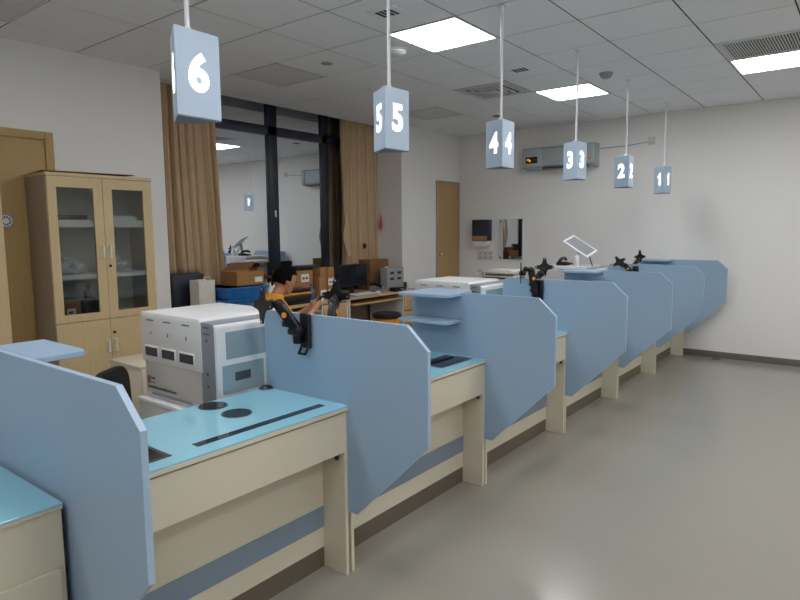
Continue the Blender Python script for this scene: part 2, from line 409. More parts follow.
def round_poly(pts, r, idx, n=6):
    out = []
    for i, p in enumerate(pts):
        if i not in idx: out.append(p); continue
        p = Vector(p); a = Vector(pts[i - 1]); c = Vector(pts[(i + 1) % len(pts)])
        u = (a - p).normalized() * r; v = (c - p).normalized() * r
        for s in range(n + 1):
            q = s / n; out.append(tuple(p + u * (1 - q) ** 2 + v * q ** 2))
    return out
PROF = round_poly([(XB, .30), (-1.748, .30), (-1.362, .688), (-1.362, 1.077), (-1.465, 1.172), (XB, 1.172)], .05, {5})
plab = {-1: 'nearest blue partition with shelf, at the left edge', 0: 'blue partition carrying the two largest black monitor arms', 1: 'blue partition with two corner shelves beyond number five desk',
        2: 'blue partition with black monitor arms, middle of the row', 3: 'blue partition with a shelf, in front of the tablet', 4: 'blue partition with the farthest small monitor arms', 5: 'last blue partition against the far wall'}
def partition(k):
    yc = yp(k) + .027 + (.018 if k < 0 else 0)
    t = thing('partition_panel', plab[k], 'partition', (0, yc, 0), 0, 'blue partitions between desks')
    MB().prism(PROF, 'y', -.0085, .0085).build('board', 'panel_blue', t)
    # edge banding, painted paler for the light caught along the top edges
    b = bmesh.new(); mb = MB(); n = len(PROF)
    c = Vector((sum(p[0] for p in PROF) / n, sum(p[1] for p in PROF) / n))
    out = []
    for i in range(n):
        a, p, d = Vector(PROF[i - 1]), Vector(PROF[i]), Vector(PROF[(i + 1) % n])
        e1, e2 = (p - a).normalized(), (d - p).normalized(); nn = (Vector((e1.y, -e1.x)) + Vector((e2.y, -e2.x))).normalized()
        out.append(p + nn * .0022 / max(.5, nn.dot(Vector((e1.y, -e1.x)))))
    for i in range(n):
        j = (i + 1) % n
        mb.prism([PROF[i], PROF[j], tuple(out[j]), tuple(out[i])], 'y', -.009, .009)
    mb.build('edge_band_lit', 'panel_edge_lit' , t)
    if k % 2 != 0:
        def shelf(z, sgn, x1):
            y0, y1 = (.009, .172) if sgn > 0 else (-.172, -.009)
            pts = [(XB + .01, y0), (x1, y0), (x1, y1), (XB + .01, y1)]
            idx = {2} if sgn > 0 else {1}
            MB().prism(round_poly(pts, .05, idx), 'z', z, z + .018, .002, 1).build('shelf', 'panel_blue', t)
        if k >= 0: shelf(1.155, -1, -1.965); shelf(.995, -1, -1.965)
        if k < 5: shelf(1.155 if k >= 0 else 1.158, 1, -1.985); shelf(.995, 1, -1.985)
for k in range(-1, 6): partition(k)

# drawer unit left of the nearest partition
t = thing('drawer_unit', 'beige drawer unit with teal top at the lower left corner', 'drawer unit', (XF + .01, yp(-1) + .022, 0))
D = XB - XF
MB().box(D, 0, -1.2, 0, 0, .77, .0015, 1).build('carcass', 'laminate_beige', t)
MB().box(D, .006, -1.2, .0, .771, .783, .001, 1).build('worktop_board', 'laminate_beige', t); MB().box(D, .008, -1.2, .0, .783, .790, .001, 1).build('glass_top', 'glass_blue', t)
for a, c in ((-.61, -.018), (-1.19, -.615)):
    for z0, z1 in ((.335, .6), (.06, .33)):
        dr = MB().box(0, .012, a, c, z0, z1, .0015, 1).build('drawer_front', 'laminate_beige', t)
        MB().box(.012, .024, (a + c) / 2 - .07, (a + c) / 2 + .07, (z0 + z1) / 2 - .006, (z0 + z1) / 2 + .006, .003).build('handle', 'chrome', dr)
MB().box(-.002, .002, -.003, .0005, 0, .77).build('black_edge', 'black_plastic', t)

# ------------------------------------------------------------------ monitor arms
def monitor_arm(loc, lab, pts, star, normal, rz=0, size=.075, plate=True, tilt=0):
    t = thing('monitor_arm', lab, 'monitor arm', loc, rz, 'black monitor arms on the partitions')
    if plate:
        MB().box(-.031, .031, -.024, -.002, -.075, .085, .008, 3).build('clamp_plate', 'black_plastic', t)
        MB().tube([(-.022, -.02, -.07), (-.03, -.03, -.1), (.012, -.03, -.1), (.02, -.02, -.07)], .006).build('clamp_loop', 'black_metal', t)
        MB().cyl((-.02, -.045, -.05), (-.02, -.045, .03), .02).box(-.05, -.005, -.05, -.02, -.04, .01, .004).build('swivel_post', 'black_metal', t)
    a, e, w = [Vector(p) for p in pts]
    MB().beam(a, e, .038, .046, .006).ball(a, .027).ball(e, .027).build('lower_arm', 'black_metal', t)
    mid = a.lerp(e, .62); dn = Vector((0, 0, -1))
    for q in (.25, .55): p = a.lerp(e, q) + Vector((-.008, 0, -.034)); MB().box(p.x - .02, p.x + .02, p.y - .014, p.y + .014, p.z - .014, p.z + .014, .005).build('cable_clip', 'black_plastic', t)
    n = (e - a).cross(Vector((0, 0, 1))).normalized()
    if n.y > 0: n = -n
    MB().cyl(mid + n * .017, mid + n * .022, .0125, 20).build('orange_badge', 'orange', t)
    MB().beam(e, w, .03, .03, .005).ball(w, .02).build('upper_arm', 'black_metal', t)
    s = Vector(star); N = Vector(normal).normalized()
    MB().cyl(w, s, .016).ball(s, .022).build('tilt_joint', 'black_metal', t)
    z = Vector((0, 0, 1)); z = (z - N * z.dot(N)).normalized(); x = z.cross(N)
    mm = Matrix((x, z, N)).transposed().to_4x4() @ Matrix.Rotation(tilt, 4, 'Z'); mm.translation = s + N * .018
    poly = []
    for q in range(4):
        a0 = q * PI / 2 + PI / 2
        for da, rr in ((-.13, 1.0), (.13, 1.0), (PI / 4 - .25, .5), (PI / 4 + .25, .5)): poly.append((math.cos(a0 + da) * size * rr, math.sin(a0 + da) * size * rr))
    v = MB().prism(poly, 'z', -.003, .003, 0, 2, mm).build('mount_plate', 'black_metal', t)
    bb = MB()
    for q in range(4):
        a0 = q * PI / 2 + PI / 2; p = mm @ Vector((math.cos(a0) * size * .88, math.sin(a0) * size * .88, .003)); bb.cyl(p, p + N * .002, .005, 10)
    bb.build('bolt', 'chrome', v)
XA = -2.015
def face(k, far): return yp(k) + .027 + (.009 if far else -.009)
monitor_arm((-2.035, face(0, 0), 1.095), 'largest black monitor arm, near face, reaching over the white machine', [(-.005, -.055, .01), (-.095, -.083, .125), (-.14, -.09, .128)], (-.178, -.092, .118), (-.15, -.98, .05), size=.085)
monitor_arm((-1.965, face(0, 1), 1.085), 'large black monitor arm behind the partition, beside the seated person', [(-.01, -.05, .03), (.025, -.11, .135), (.04, -.14, .15)], (.05, -.165, .16), (-.1, .98, .05), PI, .083)
monitor_arm((XA, face(2, 0), 1.085), 'black upright monitor arm, near face of the middle partition', [(-.02, -.055, .0), (-.04, -.08, .16), (-.075, -.1, .17)], (-.09, -.11, .14), (-.8, -.3, 0), size=.08)
monitor_arm((-2.13, face(2, 1), 1.085), 'black monitor arm behind the middle partition', [(.02, -.055, .0), (-.05, -.12, .12), (-.06, -.14, .15)], (-.06, -.16, .17), (-.6, .8, .1), PI, .075)
monitor_arm((XA - .02, face(4, 0), 1.07), 'small far black monitor arm with plate turned left', [(-.02, -.055, .0), (-.09, -.07, .09), (-.13, -.09, .13)], (-.145, -.1, .125), (.2, -.95, .1), size=.075, tilt=.6)
monitor_arm((-2.11, face(4, 1), 1.085), 'small far black monitor arm rising behind its partition', [(.02, -.055, .0), (-.04, -.1, .1), (-.05, -.13, .14)], (-.05, -.15, .16), (-.8, .5, .1), PI, .075)

# ------------------------------------------------------------------ tube labelling machines
def machine():
    # local origin: near-left floor corner of its pedestal top; x 0..0.64 (towards the counter), y 0..0.48, z from 0 = underside
    t = thing('labelling_machine', 'white labelling machine with three small windows, nearest', 'machine', (-3.02, 1.65, .69), 0, 'white labelling machines')
    MB().box(.005, .525, .012, .475, .0, .2, .006).build('lower_body', 'machine_low', t)
    MB().prism(round_poly([(0, .195), (.535, .195), (.535, .455), (0, .455)], .03, {2, 3}), 'y', 0, .478, .006, 2).build('cover', 'machine_white', t)
    MB().prism(round_poly([(.525, .02), (.63, .02), (.63, .44), (.525, .44)], .025, {2}), 'y', .004, .478, .003, 2).build('grey_column', 'machine_grey', t)
    fr = MB().prism(round_poly([(.61, .0), (.645, .0), (.645, .432), (.61, .432)], .022, {2}), 'y', .008, .478, .004, 2).build('front_frame', 'machine_white', t)
    MB().box(.644, .648, .06, .465, .265, .395, .0015, 1).build('upper_window', 'smoke_window', fr)
    for a, c in ((.035, .278), (.298, .465)): 
        w = MB().box(.644, .648, a, c, .1, .237, .0015, 1).build('lower_window', 'smoke_window', fr)
    MB().box(.647, .65, .105, .196, .155, .197, .001, 1).build('pull_slot', 'recess_grey', fr)
    cv = t
    for i, (a, c) in enumerate(((.044, .156), (.2, .31), (.357, .472))):
        fr2 = MB().box(a - .008, c + .008, -.003, .003, .222, .281, .003).build('window_rim', 'machine_white', t)
        MB().box(a, c, -.0045, .0, .229, .274).build('tube_window', 'dark_glass', fr2)
        g = put('digit', glyph(str(i + 1), .018), t); g.data.materials.clear(); g.data.materials.append(M['ink']); g.location = ((a + c) / 2, -.0012, .35); g.rotation_euler = (PI / 2, 0, 0)
        MB().box((a + c) / 2 - .035, (a + c) / 2 + .03, -.001, .004, .412, .418).build('cover_notch', 'recess_grey', t)
    MB().box(.028, .053, .009, .013, .075, .115).build('logo', 'logo_red', t)
    b = MB()
    for q in range(3): b.box(.06 + q * .013, .07 + q * .013, .0105, .013, .1, .11); 
    for q in range(3): b.box(.06 + q * .013, .068 + q * .013, .0105, .013, .08, .086)
    random.seed(3)
    for q in range(15):
        x = .03 + q * .0175; b.box(x, x + .004, .0105, .013, .05, .064); b.box(x, x + .013, .0105, .013, .05 + random.choice((0, .005, .01)), .054 + random.choice((0, .005, .01))); b.box(x + .009, x + .013, .0105, .013, .052, .062)
    b.build('printed_marks', 'ink', t)
    MB().prism([(.06, .02), (.44, .02), (.42, .033), (.075, .033)], 'y', .006, .013).build('grip_recess', 'machine_grey', t)
    for z, w in ((.385, .05), (.35, .012), (.19, .012), (.13, .012), (.415, .04)): MB().box(.577 - w / 2, .577 + w / 2, .0015, .005, z, z + (.006 if w > .02 else .012)).build('column_mark', 'recess_grey', t)
    return t
ma = machine()
mB = dup(ma, (-3.02, 1.65 + 2 * LD, .69), 0, 'white labelling machine, middle one, top showing above the shelf')
mC = dup(ma, (-3.02, 1.65 + 4 * LD, .69), 0, 'farthest white labelling machine, with the tablet on top')
def pedestal():
    t = thing('machine_stand', 'pale stand under the nearest white machine', 'stand', (-3.04, 1.63, 0), 0, 'stands under the machines')
    MB().box(0, .67, 0, .5, .05, .665, .004).build('body', 'machine_low', t); MB().box(-.005, .675, -.005, .505, .667, .689, .003).build('top_board', 'machine_white', t)
    MB().box(.02, .65, .02, .48, 0, .05).build('plinth', 'recess_grey', t)
    return t
p0 = pedestal()
dup(p0, (-3.04, 1.63 + 2 * LD, 0), 0, 'pale stand under the middle white machine'); dup(p0, (-3.04, 1.63 + 4 * LD, 0), 0, 'pale stand under the farthest white machine')

# things on the farthest machine
zt, ym = 1.146, 1.65 + 4 * LD
t = thing('tablet_stand', 'white tablet tilted on a stand above the farthest machine', 'tablet', (-2.66, ym + .2, zt))
MB().box(-.07, .07, -.06, .06, 0, .012, .004).build('base', 'rod_white', t)
MB().beam((-.02, 0, .01), (.02, 0, .2), .045, .03, .006, (1, 0, 0)).build('neck', 'rod_white', t)
mm = Matrix.Translation((.03, -.02, .215)) @ Matrix.Rotation(math.radians(32), 4, 'Y') @ Matrix.Rotation(math.radians(20), 4, 'X')
MB().box(-.17, .17, -.115, .115, -.008, .008, .007, 3, mm).build('tablet_body', 'rod_white', t)
MB().box(-.145, .145, -.09, .09, .0075, .0092, 0, 2, mm).build('screen', 'screen_grey', t)
MB().tube([(.1, .05, .15), (.14, .02, .06), (.17, 0, .0)], .006).build('cable', 'black_plastic', t)
t = thing('desk_phone', 'black handset resting on the farthest machine', 'phone', (-2.80, ym + .16, zt))
MB().prism([(-.1, 0), (.1, 0), (.1, .02), (-.06, .045), (-.1, .04)], 'x', -.06, .06, .006).build('phone_base', 'black_plastic', t)
MB().tube([(-.02, -.09, .05), (-.02, -.04, .075), (-.02, .04, .08), (-.02, .09, .06)], .018, 10).build('handset', 'black_plastic', t)
t = thing('sanitizer_bottle', 'white pump bottle standing beside the tablet', 'bottle', (-2.62, ym + .06, zt))
MB().lathe([(.03, 0), (.032, .01), (.032, .09), (.022, .11), (.012, .118), (.012, .13)]).build('bottle_body', 'rod_white', t)
MB().cyl((0, 0, .13), (0, 0, .15), .006).beam((-.01, 0, .152), (.035, 0, .152), .012, .01, .003).build('pump', 'rod_white', t)

# ================================================================== HANGING NUMBER SIGNS
def sign(n, y, a):
    word = num[6 - n]; ZB, h, R = SZ, .300, .1068          # three-sided box, one corner towards the waiting side
    t = thing('number_sign', 'pale blue three-sided hanging sign with lit number %s' % word, 'sign', (-1.975, y, ZB), math.radians(a), 'hanging number signs')
    tri = [(R * math.cos(q * 2 * PI / 3), R * math.sin(q * 2 * PI / 3)) for q in range(3)]
    MB().prism(tri, 'z', .004, h, .0015, 1).build('sign_box', 'pendant_blue', t)
    MB().prism([(p[0] * .96, p[1] * .96) for p in tri], 'z', -.001, .004).build('underside', 'pendant_base', t)
    MB().cyl((0, 0, h), (0, 0, H - ZB), .0085, 12).build('rod', 'rod_white', t)
    MB().lathe([(.018, 0), (.018, .008), (.0095, .022)], (0, 0, h), 16).build('rod_collar', 'rod_white', t)
    MB().cyl((0, 0, H - ZB - .006), (0, 0, H - ZB), .03, 20).build('ceiling_plate', 'rod_white', t)
    me = glyph(str(n), .135, .035)
    if not me.materials: me.materials.append(M['lit_digit'])
    for q in range(3):
        g = put('digit', me, t); th = PI / 3 + q * 2 * PI / 3
        g.location = (math.cos(th) * (R / 2 + .001), math.sin(th) * (R / 2 + .001), .158); g.rotation_euler = (PI / 2, 0, th + PI / 2)
SZ = 1.951
for n, y, a in ((6, 1.315, -58), (5, 2.449, -62), (4, 3.601, -56), (3, 4.849, -63), (2, 6.091, -57), (1, 7.421, -66)): sign(n, y, a)

# ================================================================== FAR WALL
t = thing('air_conditioner', 'grey wall mounted air conditioner behind number three sign', 'air conditioner', (-3.46, YF, 2.37)); t.scale = (.95, 1, .95)
MB().prism(round_poly([(-.2, .03), (0, 0), (0, .31), (-.2, .31)], .04, {0, 3}), 'x', -.53, .53, .004).build('casing', 'ac_body', t)
for s in (-1, 1): MB().prism(round_poly([(-.207, .025), (0, -.004), (0, .314), (-.207, .314)], .04, {0, 3}), 'x', s * .53 - .085, s * .53 + .085 if s < 0 else s * .53 + .005, .006).build('end_cap', 'ac_body', t) if s > 0 else MB().prism(round_poly([(-.207, .025), (0, -.004), (0, .314), (-.207, .314)], .04, {0, 3}), 'x', -.535, -.23, .006).build('end_cap', 'ac_body', t)
d = MB().box(-.47, -.29, -.211, -.205, .09, .18, .003).build('display', 'black_plastic', t)
MB().box(-.45, -.41, -.214, -.21, .13, .155).build('lamp', 'led_amber', d); MB().box(-.42, -.39, -.214, -.21, .11, .135).build('lamp', 'led_amber', d)
for q in range(2): MB().box(-.375 + q * .04, -.35 + q * .04, -.2135, -.21, .12, .15).build('lamp', 'recess_grey', d)
MB().box(.455, .5, -.211, -.206, .09, .115).build('sticker', 'orange', t)
MB().box(-.22, .44, -.2, -.1, .004, .02, .004).build('outlet_flap', 'recess_grey', t)
MB().box(-.22, .44, -.204, -.198, .285, .29).build('seam', 'recess_grey', t)
t = thing('wall_socket', 'small white wall socket right of the air conditioner', 'socket', (-2.3, YF, 2.64))
MB().box(-.045, .045, -.012, 0, -.05, .05, .004).build('plate', 'outlet', t); MB().box(-.02, .02, -.03, -.012, -.02, .02, .004).build('plug', 'outlet', t)
tag(MB().tube([(-2.99, YF - .006, 2.6), (-2.6, YF - .006, 2.605), (-2.33, YF - .006, 2.63)], .005).build('power_cable', 'box_grey'), 'thin cable along the wall from air conditioner to socket', 'cable')
t = thing('towel_dispenser', 'dark blue paper towel dispenser on the far wall', 'dispenser', (-4.685, YF, 1.3))
MB().box(-.14, .14, -.12, 0, .09, .405, .012).build('casing', 'navy', t); MB().box(-.125, .125, -.122, -.11, .1, .165, .003).build('amber_panel', 'carton', t)
MB().prism(round_poly([(-.11, 0), (.11, 0), (.125, .09), (-.125, .09)], .05, {0, 1}), 'y', -.1, 0, .004).build('tray', 'label_white', t)
t = thing('wall_mirror', 'rectangular mirror in a pale frame on the far wall', 'mirror', (-4.23, YF, 1.115))
MB().box(-.2, .2, -.018, 0, 0, .6, .003).build('frame', 'outlet', t); MB().box(-.125, .19, -.021, -.017, .01, .59).build('glass', 'mirror_glass', t)
for z in (.03, .56): MB().cyl((-.16, -.018, z), (-.16, -.024, z), .012).build('fixing', 'black_plastic', t)
t = thing('socket_strip', 'white switch and socket plate below the towel dispenser', 'socket', (-4.645, YF, 1.105))
MB().box(-.14, .14, -.01, 0, 0, .145, .004).build('plate', 'outlet', t)
for q in range(3):
    for z in (.04, .1): MB().box(-.115 + q * .085, -.065 + q * .085, -.013, -.008, z - .016, z + .016, .002).build('socket', 'machine_low', t); b = MB(); b.box(-.1 + q * .085, -.095 + q * .085, -.0145, -.012, z - .006, z + .006); b.box(-.083 + q * .085, -.078 + q * .085, -.0145, -.012, z - .006, z + .006); b.build('slot', 'ink', t)
t = thing('sink_cabinet', 'white sink cabinet under the mirror, mostly hidden', 'sink', (-4.5, YF - .5, 0))
MB().box(-.5, .5, 0, .49, .08, .74, .004).build('body', 'outlet', t)
b = MB(); b.box(-.52, .52, -.02, .06, .742, .78, .004); b.box(-.52, .52, .42, .49, .742, .78, .004); b.box(-.52, -.3, .06, .42, .742, .78, .004); b.box(.3, .52, .06, .42, .742, .78, .004); b.build('counter_rim', 'rod_white', t)
MB().box(-.3, .3, .06, .42, .741, .746).build('basin', 'chrome', t)
MB().box(-.48, .48, .03, .46, 0, .08).build('plinth', 'recess_grey', t)
t = thing('faucet', 'curved chrome tap below the towel dispenser', 'tap', (-4.66, YF - .06, .78))
MB().cyl((0, 0, 0), (0, 0, .03), .022).tube([(0, 0, .02), (0, 0, .13), (-.01, -.02, .165), (-.03, -.06, .175), (-.045, -.09, .15), (-.05, -.1, .11)], .011, 10).build('spout', 'chrome', t)
MB().beam((0, 0, .05), (.05, .0, .08), .014, .01, .003).build('lever', 'chrome', t)
t = thing('floor_drain', 'small dark floor drain by the far skirting', 'drain', (-1.43, 7.93, 0))
MB().cyl((0, 0, 0), (0, 0, .004), .05, 20).build('ring', 'chrome', t)
for q in range(3): MB().cyl((math.cos(q * 2.1) * .024, math.sin(q * 2.1) * .024, .004), (math.cos(q * 2.1) * .024, math.sin(q * 2.1) * .024, .006), .014, 12).build('hole', 'black_plastic', t)
t = thing('document_printer', 'beige printer with stacked trays behind the middle partition', 'printer', (-3.43, 6.38, .79))
MB().box(-.19, .19, -.15, .17, 0, .2, .012).build('body', 'printer_beige', t)
for z in (.215, .255): MB().box(-.2, .2, -.16, .18, z, z + .022, .004).build('tray', 'printer_beige', t)
b = MB(); b.box(-.185, -.165, -.13, .16, .2, .256); b.box(.165, .185, -.13, .16, .2, .256); b.build('tray_post', 'machine_grey', t)
MB().box(-.15, .15, -.12, .15, .277, .3, .004).build('paper_stack', 'label_white', t); MB().box(-.16, .16, -.154, -.15, .06, .12).build('output_slot', 'recess_grey', t)
t = thing('side_table', 'low pale table carrying the beige printer', 'table', (-3.43, 6.39, 0))
MB().box(-.3, .3, -.25, .25, .76, .788, .004).build('top', 'machine_white', t)
for sx in (-.27, .27):
    for sy in (-.22, .22): MB().box(sx - .02, sx + .02, sy - .02, sy + .02, 0, .76).build('leg', 'machine_grey', t)

# ================================================================== LEFT WALL
def cabinet():
    X1, Y0, Y1, ZT = -4.70, 1.923, 2.725, 1.99
    W = Y1 - Y0
    t = thing('oak_cabinet', 'tall oak cabinet with glass upper doors by the left wall', 'cabinet', (XL + .036, Y0, 0))
    D = X1 - (XL + .036)
    for a in (0, W - .018): MB().box(0, D - .02, a, a + .018, 0, ZT - .026, .001, 1).build('side_panel', 'oak_dark_shaded', t)  # side shade put into the colour by the darker oak
    MB().box(0, .012, .018, W - .018, .05, ZT - .03).build('back_panel', 'cabinet_inside', t)
    MB().box(-.0, D + .004, -.004, W + .004, ZT - .025, ZT, .002, 1).build('top_board', 'oak', t)
    MB().box(.012, D - .022, .018, W - .018, .86, .89).build('shelf', 'shelf_white', t)
    for z in (1.205, 1.595): MB().box(.012, D - .03, .018, W - .018, z, z + (.035 if z < 1.4 else .055)).build('shelf', 'shelf_white', t)
    MB().box(.03, D - .03, .018, W - .018, 0, .05).build('plinth', 'oak', t)
    for i in range(2):
        y0 = .003 if i == 0 else W / 2 + .0015; y1 = W / 2 - .0015 if i == 0 else W - .003
        g0, g1 = y0 + .062, y1 - .07 if i == 0 else y1 - .072
        if i == 1: g0 = y0 + .07
        fr = MB(); x0, x1 = D - .02, D
        fr.box(x0, x1, y0, y1, .888, .945, .001, 1); fr.box(x0, x1, y0, y1, 1.885, ZT - .027, .001, 1); fr.box(x0, x1, y0, g0, .945, 1.885); fr.box(x0, x1, g1, y1, .945, 1.885)
        dr = fr.build('glass_door', 'oak', t)
        MB().box(D - .012, D - .008, g0 - .004, g1 + .004, .941, 1.889).build('pane', 'cabinet_glass', dr)
        ld = MB().box(x0, x1, y0, y1, .052, .884, .001, 1).build('lower_door', 'oak', t)
        hy = y1 - .026 if i == 0 else y0 + .026
        for parent, z in ((dr, 1.405), (ld, .672)):
            MB().tube([(D, hy, z - .045), (D + .025, hy, z - .042), (D + .025, hy, z + .042), (D, hy, z + .045)], .007, 8).build('handle', 'rod_white', parent)
        if i == 1:
            for z in (1.297, .775): MB().cyl((D, hy, z), (D + .006, hy, z), .011, 14).build('lock', 'black_metal', dr if z > 1 else ld)
    return XL + .036, Y0, D
cx0, cy0, cD = cabinet()
# things inside the cabinet
def crumple(name, lab, c, s, mt, seed, grp=None):
    random.seed(seed); b = bmesh.new(); bmesh.ops.create_icosphere(b, subdivisions=3, radius=1)
    for v in b.verts:
        k = 1 + random.uniform(-.22, .22); v.co = Vector((v.co.x * s[0] * k, v.co.y * s[1] * k, max(-.0, v.co.z * .9 + .35) * s[2] * k))
    mb = MB(); mb._merge(b); o = mb.build(name, mt); o.location = c; tag(o, lab, 'bag', grp)
    for p in o.data.polygons: p.use_smooth = False
crumple('plastic_bag', 'crumpled clear plastic bag on the left middle cabinet shelf', (cx0 + .16, cy0 + .2, 1.2405), (.1, .14, .09), 'plastic_bag', 1)
crumple('plastic_bag', 'crumpled clear plastic bag on the right middle cabinet shelf', (cx0 + .15, cy0 + .56, 1.2405), (.1, .1, .1), 'plastic_bag', 2)
def stack(name, lab, c, w, d, n, th, mt, jitter=.01, seed=1):
    t = thing(name, lab, 'papers', c); random.seed(seed); z = 0
    for q in range(n):
        dx, dy = random.uniform(-jitter, jitter), random.uniform(-jitter, jitter); MB().box(dx - w / 2, dx + w / 2, dy - d / 2, dy + d / 2, z, z + th, .001, 1).build('sheet_pack', mt, t); z += th + .0005
stack('film_stack', 'stack of dark glossy film packs on the upper left cabinet shelf', (cx0 + .15, cy0 + .2, 1.6505), .2, .27, 3, .012, 'dark_glass', .012, 4)
stack('paper_stack', 'stack of papers on the upper right cabinet shelf', (cx0 + .15, cy0 + .58, 1.6505), .2, .26, 4, .009, 'label_white', .012, 5)
stack('paper_stack', 'loose papers on the lowest right cabinet shelf', (cx0 + .15, cy0 + .58, .8905), .2, .28, 3, .01, 'label_white', .02, 6)
t = thing('small_carton', 'brown carton with a printed label in the lower cabinet shelf', 'box', (cx0 + .17, cy0 + .16, .8905))
MB().box(-.08, .08, -.075, .075, 0, .16, .002).build('carton_body', 'carton_dark', t); MB().box(.08, .0815, -.03, .03, .01, .09).build('label_sticker', 'label_white', t); b = MB(); b.box(.0815, .082, -.02, .02, .03, .035); b.box(.0815, .082, -.02, .015, .05, .07); b.build('print', 'ink', t)
t = thing('storage_tub', 'dark blue tub beside the small carton inside the cabinet', 'tub', (cx0 + .16, cy0 + .32, .8905))
MB().prism([(-.055, 0), (.055, 0), (.066, .13), (-.066, .13)], 'x', -.08, .08, .004).build('tub_body', 'navy', t); MB().box(-.085, .085, -.07, .07, .131, .145, .004).build('lid', 'navy', t)
t = thing('spray_bottle', 'small dark bottle standing on the blue tub in the cabinet', 'bottle', (cx0 + .16, cy0 + .33, 1.036))
MB().lathe([(.028, 0), (.03, .01), (.03, .05), (.015, .075), (.012, .09)]).build('bottle_body', 'navy', t); MB().box(-.012, .03, -.01, .01, .09, .11, .003).build('trigger', 'black_plastic', t)
o = MB().prism([(-.0, .02), (.3, -.0), (.36, .66), (.1, .6)], 'z', 0, .004).build('cardboard_sheet', 'carton_dark'); o.location = (cx0 + .01, cy0 + .0, 1.992); o.rotation_euler = (0, math.radians(-1.5), 0)
tag(o, 'dark flat cardboard sheet lying on top of the oak cabinet', 'cardboard')
# second cabinet at the frame edge
t = thing('oak_cabinet', 'plain oak cabinet cut off at the left edge', 'cabinet', (XL + .036, .84, 0))
D2 = .31
MB().box(0, D2 - .02, 0, .81, 0, 2.09, .002).build('carcass', 'oak_dark_shaded', t); MB().box(0, D2 + .004, -.004, .814, 2.091, 2.115, .002).build('top_board', 'oak', t)
for y0 in (.003, .406):
    dr = MB().box(D2 - .019, D2, y0, y0 + .401, .05, 2.088, .001, 1).build('door', 'oak', t); MB().tube([(D2, y0 + .2, 1.0), (D2 + .025, y0 + .2, 1.0), (D2 + .025, y0 + .2, 1.1), (D2, y0 + .2, 1.1)], .006).build('handle', 'chrome', dr)
# low cabinet behind the nearest machine
t = thing('low_cabinet', 'low beige cabinet left of the nearest machine', 'cabinet', (-4.0, 1.96, 0))
MB().box(0, .38, 0, .55, .04, .69, .003).build('carcass', 'laminate_beige', t); MB().box(-.005, .385, -.005, .555, .691, .712, .003).build('top_board', 'laminate_beige', t); MB().box(.02, .36, .02, .53, 0, .04).build('plinth', 'recess_grey', t)
for a in (.004, .279):
    dr = MB().box(.38, .395, a, a + .267, .05, .685, .001, 1).build('door', 'laminate_beige', t); MB().tube([(.395, a + .13, .55), (.415, a + .13, .55), (.415, a + .13, .63), (.395, a + .13, .63)], .005).build('handle', 'chrome', dr)

# black office chair
def office_chair(loc, rz):
    t = thing('office_chair', 'black office chair with rounded back beside the nearest machine', 'chair', loc, rz)
    b = MB(); b.prism(round_poly([(-.2, .54), (.2, .54), (.18, .8), (-.18, .8)], .12, {2, 3}, 8), 'y', -.245, -.2, .015, 3); b.build('backrest', 'seat_black', t)
    MB().prism(round_poly([(-.22, -.2), (.22, -.2), (.22, .22), (-.22, .22)], .1, {0, 1, 2, 3}), 'z', .43, .5, .015, 3).build('seat', 'seat_black', t)
    MB().tube([(0, -.22, .62), (0, -.27, .5), (0, -.2, .41), (0, 0, .41)], .016).build('back_post', 'black_metal', t)
    MB().cyl((0, 0, .1), (0, 0, .43), .025).build('column', 'black_metal', t)
    for q in range(5):
        a = q * 2 * PI / 5; l = MB().beam((0, 0, .1), (.27 * math.cos(a), .27 * math.sin(a), .065), .035, .025).build('base_leg', 'black_metal', t)
        MB().cyl((.27 * math.cos(a) - .015 * math.sin(a), .27 * math.sin(a) + .015 * math.cos(a), .026), (.27 * math.cos(a) + .015 * math.sin(a), .27 * math.sin(a) - .015 * math.cos(a), .026), .026).build('castor', 'black_plastic', l)
office_chair((-3.5, 1.49, 0), math.radians(125))

# ------------------------------------------------------------------ curtains
def curtain(lab, y0, y1, xc, ztop, bottom, n, amp, seed, taper=0.0):
    random.seed(seed); ph = [random.uniform(0, 6.28) for _ in range(4)]
    nu, nv = n * 20, 24; b = bmesh.new(); grid = []
    for v in range(nv + 1):
        row = []
        for u in range(nu + 1):
            s = u / nu; q = v / nv; zb = bottom(s); z = ztop + (zb - ztop) * q
            sp = s + .012 * math.sin(5 * s * PI + ph[0]) * q
            a = amp * (.55 + .45 * q) * (1 + .35 * math.sin(9 * s + ph[1]))
            th = PI * n * sp + ph[2] + .9 * math.sin(4 * s + 1.2 * q + ph[3])
            x = xc + a * (2 * abs(math.sin(th)) ** .65 - 1) + .12 * a * math.sin(5 * th + ph[1])
            y = y0 + (y1 - y0) * (s + .35 / n * .25 * math.cos(2 * PI * n * sp)) + taper * q * (s - .3)
            row.append(b.verts.new((x, y, z)))
        grid.append(row)
    for v in range(nv):
        for u in range(nu): b.faces.new((grid[v][u], grid[v][u + 1], grid[v + 1][u + 1], grid[v + 1][u]))
    t = thing('curtain', lab, 'curtain', (xc, (y0 + y1) / 2, min(bottom(s / 10) for s in range(11))))
    mb = MB(); mb._merge(b); o = mb.build('fabric', 'curtain', t, True)
    md = o.modifiers.new('thick', 'SOLIDIFY'); md.thickness = .004
    for p in o.data.polygons: p.use_smooth = True
    o.data.set_sharp_from_angle(angle=3.1)
    MB().box(xc - .012, xc + .012, y0 - .02, y1 + .05, ztop - .0, ztop + .025, .003).build('header_rail', 'frame_navy', t, True)
    return t
curtain('tan pleated curtain beside the oak cabinet', 3.16, 3.93, -5.55, 3.05, lambda s: 1.13 if s < .66 else .955, 9, .06, 5, .06)
curtain('tan pleated curtain by the pier behind number five sign', 5.87, 6.60, -5.555, 3.05, lambda s: .92, 9, .055, 9, -.0)
